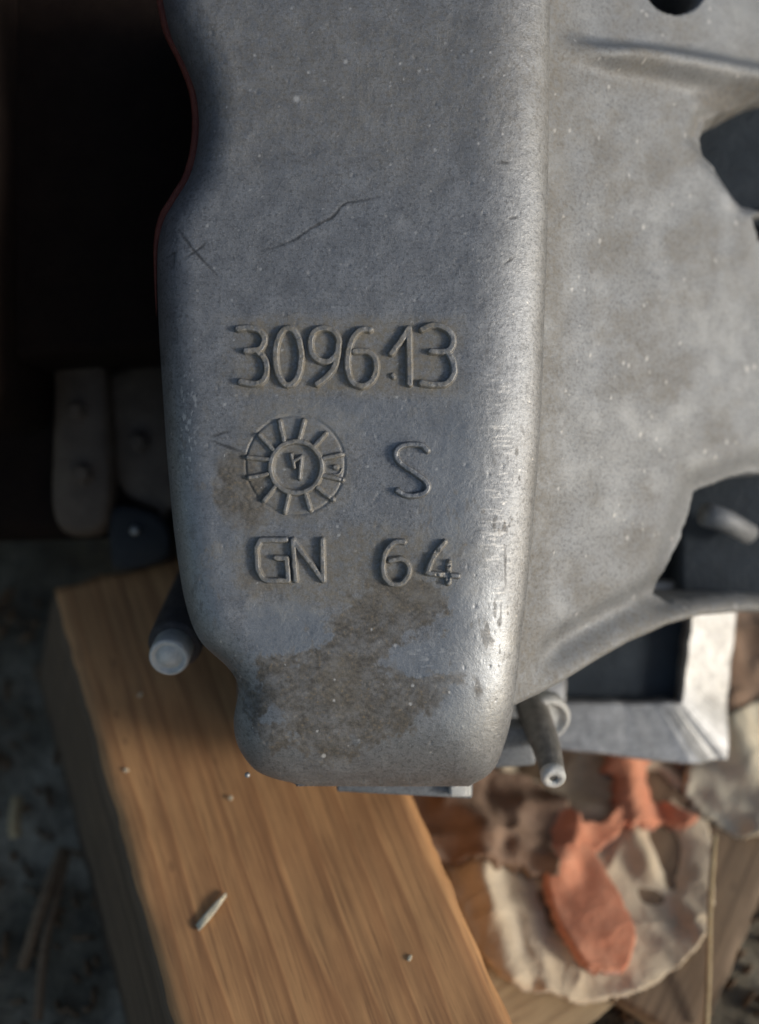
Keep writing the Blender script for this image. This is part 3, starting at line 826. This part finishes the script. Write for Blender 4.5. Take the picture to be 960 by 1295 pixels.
# pale chip lying on the beam
bm = bmesh.new(); bmesh.ops.create_cube(bm, size=1)
bmesh.ops.subdivide_edges(bm, edges=bm.edges[:], cuts=2, use_grid_fill=True)
for v_ in bm.verts:
    v_.co = Vector((v_.co.x * .0118 + .0006 * v_.co.y, v_.co.y * .0023 * (1 - 1.3 * max(0, v_.co.x) - .3 * max(0, -v_.co.x)), v_.co.z * .0007 + .0003 * math.sin(v_.co.x * 5)))
o = bm_obj('wood_chip', bm, M_CHIP)
pa, pb_ = floor_pt(252, 1172, BT), floor_pt(285, 1134, BT)
o.location = (pa + pb_) / 2 + Vector((0, 0, .0009)); o.rotation_euler = (0, 0, math.atan2((pb_ - pa).y, (pb_ - pa).x))
tag(o, 'pale splinter of fresh wood lying on the brown beam', 'splinter')
for kx, (x_, y_, l_) in enumerate(((518, 1212, .004), (292, 1010, .003), (160, 975, .0035), (178, 880, .004))):
    bm = bmesh.new(); bmesh.ops.create_icosphere(bm, subdivisions=2, radius=1)
    for v_ in bm.verts: v_.co = Vector((v_.co.x * l_ * .25, v_.co.y * .0006, v_.co.z * .0003)) * (1 + .3 * (random.random() - .5))
    o = bm_obj('wood_crumb', bm, M_CHIP); o.location = floor_pt(x_, y_, BT) + Vector((0, 0, .0008)); o.rotation_euler = (0, 0, 1 + kx)
    tag(o, ['tiny pale crumb near the lower right of the beam', 'tiny pale crumb on the beam just left of the housing foot', 'small pale crumb on the beam near its left edge', 'small pale crumb on the beam below the left stud'][kx], 'crumb', 'wood crumbs on the beam')

# ------------------------------------------------------------------ floor litter at the right
FOLDS = [(600, 1080, 655, 1235, .006, .009), (650, 1090, 700, 1255, .004, .005), (720, 1060, 690, 1120, .004, .006), (800, 1070, 880, 1180, .006, .008), (830, 990, 850, 1110, .005, -.007), (830, 1120, 860, 1165, .006, -.007),
         (560, 1020, 690, 1100, .005, .010), (540, 1060, 620, 1075, .004, .006), (610, 1000, 640, 1080, .004, -.006), (665, 1030, 760, 1040, .005, .008), (790, 960, 800, 1030, .006, .006), (905, 940, 990, 1040, .006, .007),
         (870, 1000, 930, 1050, .004, -.006), (900, 800, 930, 930, .006, .006)]
def rumple(X_, Y_):
    """height of the crumpled heap of cloth above the floor"""
    wx_ = X_ + .012 * (fbm(X_ * 30, Y_ * 30, 2, 3) - .5); wy_ = Y_ + .012 * (fbm(X_ * 30 + 9, Y_ * 30, 3, 3) - .5)
    r1 = 1 - abs(2 * fbm(wx_ * 26 + 7, wy_ * 18, 5, 2) - 1) * 2.2
    r2 = 1 - abs(2 * fbm(wx_ * 60, wy_ * 75 + 3, 8, 2) - 1) * 2.0
    z = .008 + .0042 * r1 + .0020 * r2 + .0006 * fbm(X_ * 300, Y_ * 300, 1, 2)
    for (x0, y0, x1, y1, w_, hh) in FOLDS:
        a_, b_ = floor_pt(x0, y0, .01), floor_pt(x1, y1, .01)
        dd_, _ = seg_dist(wx_, wy_, [(a_.x, a_.y), (b_.x, b_.y)])
        z = z + .75 * hh * np.exp(-(dd_ / w_) ** 2)
    return np.maximum(z, .002)
def cloth(name, outline_px, layer, mat, seed, label, ragged=10, thick=.0022, flat=1.0):
    xs = [p[0] for p in outline_px]; ys = [p[1] for p in outline_px]
    nx_ = int((max(xs) - min(xs) + 30) / 2.2); ny_ = int((max(ys) - min(ys) + 30) / 2.2)
    gx_, gy_ = np.meshgrid(np.linspace(min(xs) - 15, max(xs) + 15, nx_), np.linspace(min(ys) - 15, max(ys) + 15, ny_))
    sd = sdf_poly(gx_, gy_, spline(outline_px, 5, True)[:-1]) + ragged * 2 * (fbm(gx_ / 17, gy_ / 17, seed, 4) - .5)
    # floor positions of the sheet
    dx = (gx_ - 480) / FPX; dy = (647.5 - gy_) / FPX
    dz = UY.z * dy - UZ.z; t_ = (.012 - CAM_H) / dz
    WX = dx * t_; WY = (UY.y * dy - UZ.y) * t_
    rz = rumple(WX, WY); rz = rz.mean() + flat * (rz - rz.mean())
    zz = rz + layer - (thick + layer * .7) * smooth(-7, 0, sd) ** 2
    ins = sd < 0
    keep = ins[:-1, :-1] & ins[1:, 1:] & ins[:-1, 1:] & ins[1:, :-1]
    Fc = grid_faces(ny_, nx_, True, keep)
    us = np.unique(Fc); mp = np.zeros(gx_.size, int); mp[us] = np.arange(len(us))
    Vc = np.stack([WX, WY, zz], -1).reshape(-1, 3)[us]
    cen = Vc.mean(0); cen[2] = 0
    o = link(name, mesh_np(name, Vc - cen, mp[Fc]), mat); o.location = tuple(cen)
    md = o.modifiers.new('thickness', 'SOLIDIFY'); md.thickness = .0014; md.offset = -1
    return tag(o, label, 'cloth', 'crumpled cloths on the floor')

# boards on the floor
def board(pxa, pya, pxb, pyb, w, zt, mat, sd, label, th=.008):
    a_, b_ = floor_pt(pxa, pya, zt), floor_pt(pxb, pyb, zt)
    d_ = b_ - a_
    o = plank('floor_board', a_, math.atan2(d_.y, d_.x), d_.length, w, th, 1, mat, .0015, sd, 0, .001)
    return tag(o, label, 'board')
board(880, 1330, 1010, 1020, .09, .010, M_BROWNWOOD, 4, 'brown floor board at the lower right corner')
board(560, 1420, 860, 1215, .075, .006, M_PALEWOOD, 6, 'pale dusty board below the tan cloth', .005)
cloth('cloth_rag', [(560, 1075), (585, 1165), (630, 1238), (700, 1262), (745, 1268), (830, 1245), (892, 1183), (905, 1080), (890, 1010), (800, 930), (700, 930), (590, 1000)], 0.0, M_TAN, 2, 'crumpled tan cloth on the floor under the orange pieces', 5)
cloth('cloth_rag', [(684, 1078), (735, 1066), (772, 1115), (800, 1175), (796, 1222), (760, 1236), (722, 1214), (692, 1150)], .0065, M_ORANGE, 5, 'orange red rounded flap of cloth on the tan cloth', 5, .003, .45)
cloth('cloth_rag', [(668, 1030), (700, 1018), (735, 1040), (768, 1030), (762, 940), (825, 940), (822, 1000), (875, 1028), (868, 1052), (800, 1050), (745, 1085), (690, 1078), (664, 1052)], .0060, M_ORANGE, 6, 'orange forked strip of cloth below the square frame', 12)
cloth('cloth_rag', [(510, 1010), (580, 975), (660, 980), (712, 1020), (700, 1060), (706, 1112), (650, 1108), (590, 1095), (545, 1085)], .0070, M_BROWN, 4, 'dark brown crumpled cloth below the housing foot', 9)
cloth('cloth_rag', [(880, 945), (930, 900), (1010, 880), (1030, 1040), (960, 1062), (895, 1040), (860, 1000)], .0035, M_CREAM, 9, 'cream sunlit cloth at the right edge', 9)
cloth('cloth_rag', [(850, 760), (1010, 740), (1020, 890), (935, 905), (890, 970), (840, 940)], .0015, M_BROWN, 10, 'reddish brown cloth behind the square frame', 9)

def straw(pts, zs, r, label, mat=M_STRAW):
    P = [floor_pt(x, y, z_) for (x, y), z_ in zip(pts, zs)]
    cen = P[0].copy()
    path = spline([tuple((p - cen) * 1000) for p in P], 6)
    o = bm_obj('straw_stalk', tube(path, r, 8), mat); o.location = cen
    return tag(o, label, 'straw', 'dry stalks on the floor')
straw([(904, 1055), (898, 1140), (896, 1230), (893, 1300)], [.034, .030, .016, .012], .9, 'thin upright straw stalk beside the tan cloth')
straw([(80, 1075), (62, 1120), (45, 1170), (28, 1225)], [.004, .008, .007, .003], 2.0, 'bent brown stalk on the dark floor at the left, longest one', M_STALK)
straw([(84, 1080), (70, 1140), (56, 1200), (48, 1290)], [.004, .006, .006, .003], 1.6, 'thin brown stalk running to the bottom edge at the left', M_STALK)
straw([(22, 1010), (18, 1040), (20, 1058)], [.003, .005, .003], 2.2, 'short pale stalk near the left edge of the floor')

# fine wood litter and grit strewn on the floor
vs_, fs_ = [], []
r2 = random.Random(5)
for k in range(420):
    if k < 150: x_, y_ = r2.uniform(-40, 190), r2.uniform(740, 1340)
    else: x_, y_ = r2.uniform(560, 1000), r2.uniform(980, 1340)
    p = floor_pt(x_, y_, 0); ln = r2.uniform(.0006, .0032) * r2.uniform(.5, 1.6); wd_ = r2.uniform(.0004, .0010); hg = r2.uniform(.0004, .0012); an = r2.uniform(0, 3.14)
    ca, sa = math.cos(an), math.sin(an); b0 = len(vs_)
    for (a_, b_, c_) in ((-1, -1, 0), (1, -.6, 0), (1, .7, 0), (-1, 1, 0), (-.7, -.6, 1), (.8, -.4, 1), (.7, .5, 1), (-.8, .5, 1)):
        vs_.append((p.x + ca * a_ * ln - sa * b_ * wd_, p.y + sa * a_ * ln + ca * b_ * wd_, -.003 + c_ * (hg + .0035)))
    for f_ in ((4, 5, 6, 7), (0, 1, 5, 4), (1, 2, 6, 5), (2, 3, 7, 6), (3, 0, 4, 7)): fs_.append(tuple(b0 + q for q in f_))
o = link('floor_litter', mesh_np('floor_litter', vs_, fs_), M_STALK, None, False)
o['kind'] = 'stuff'; o['label'] = 'fine wood litter and grit strewn over the dark floor'; o['category'] = 'litter'
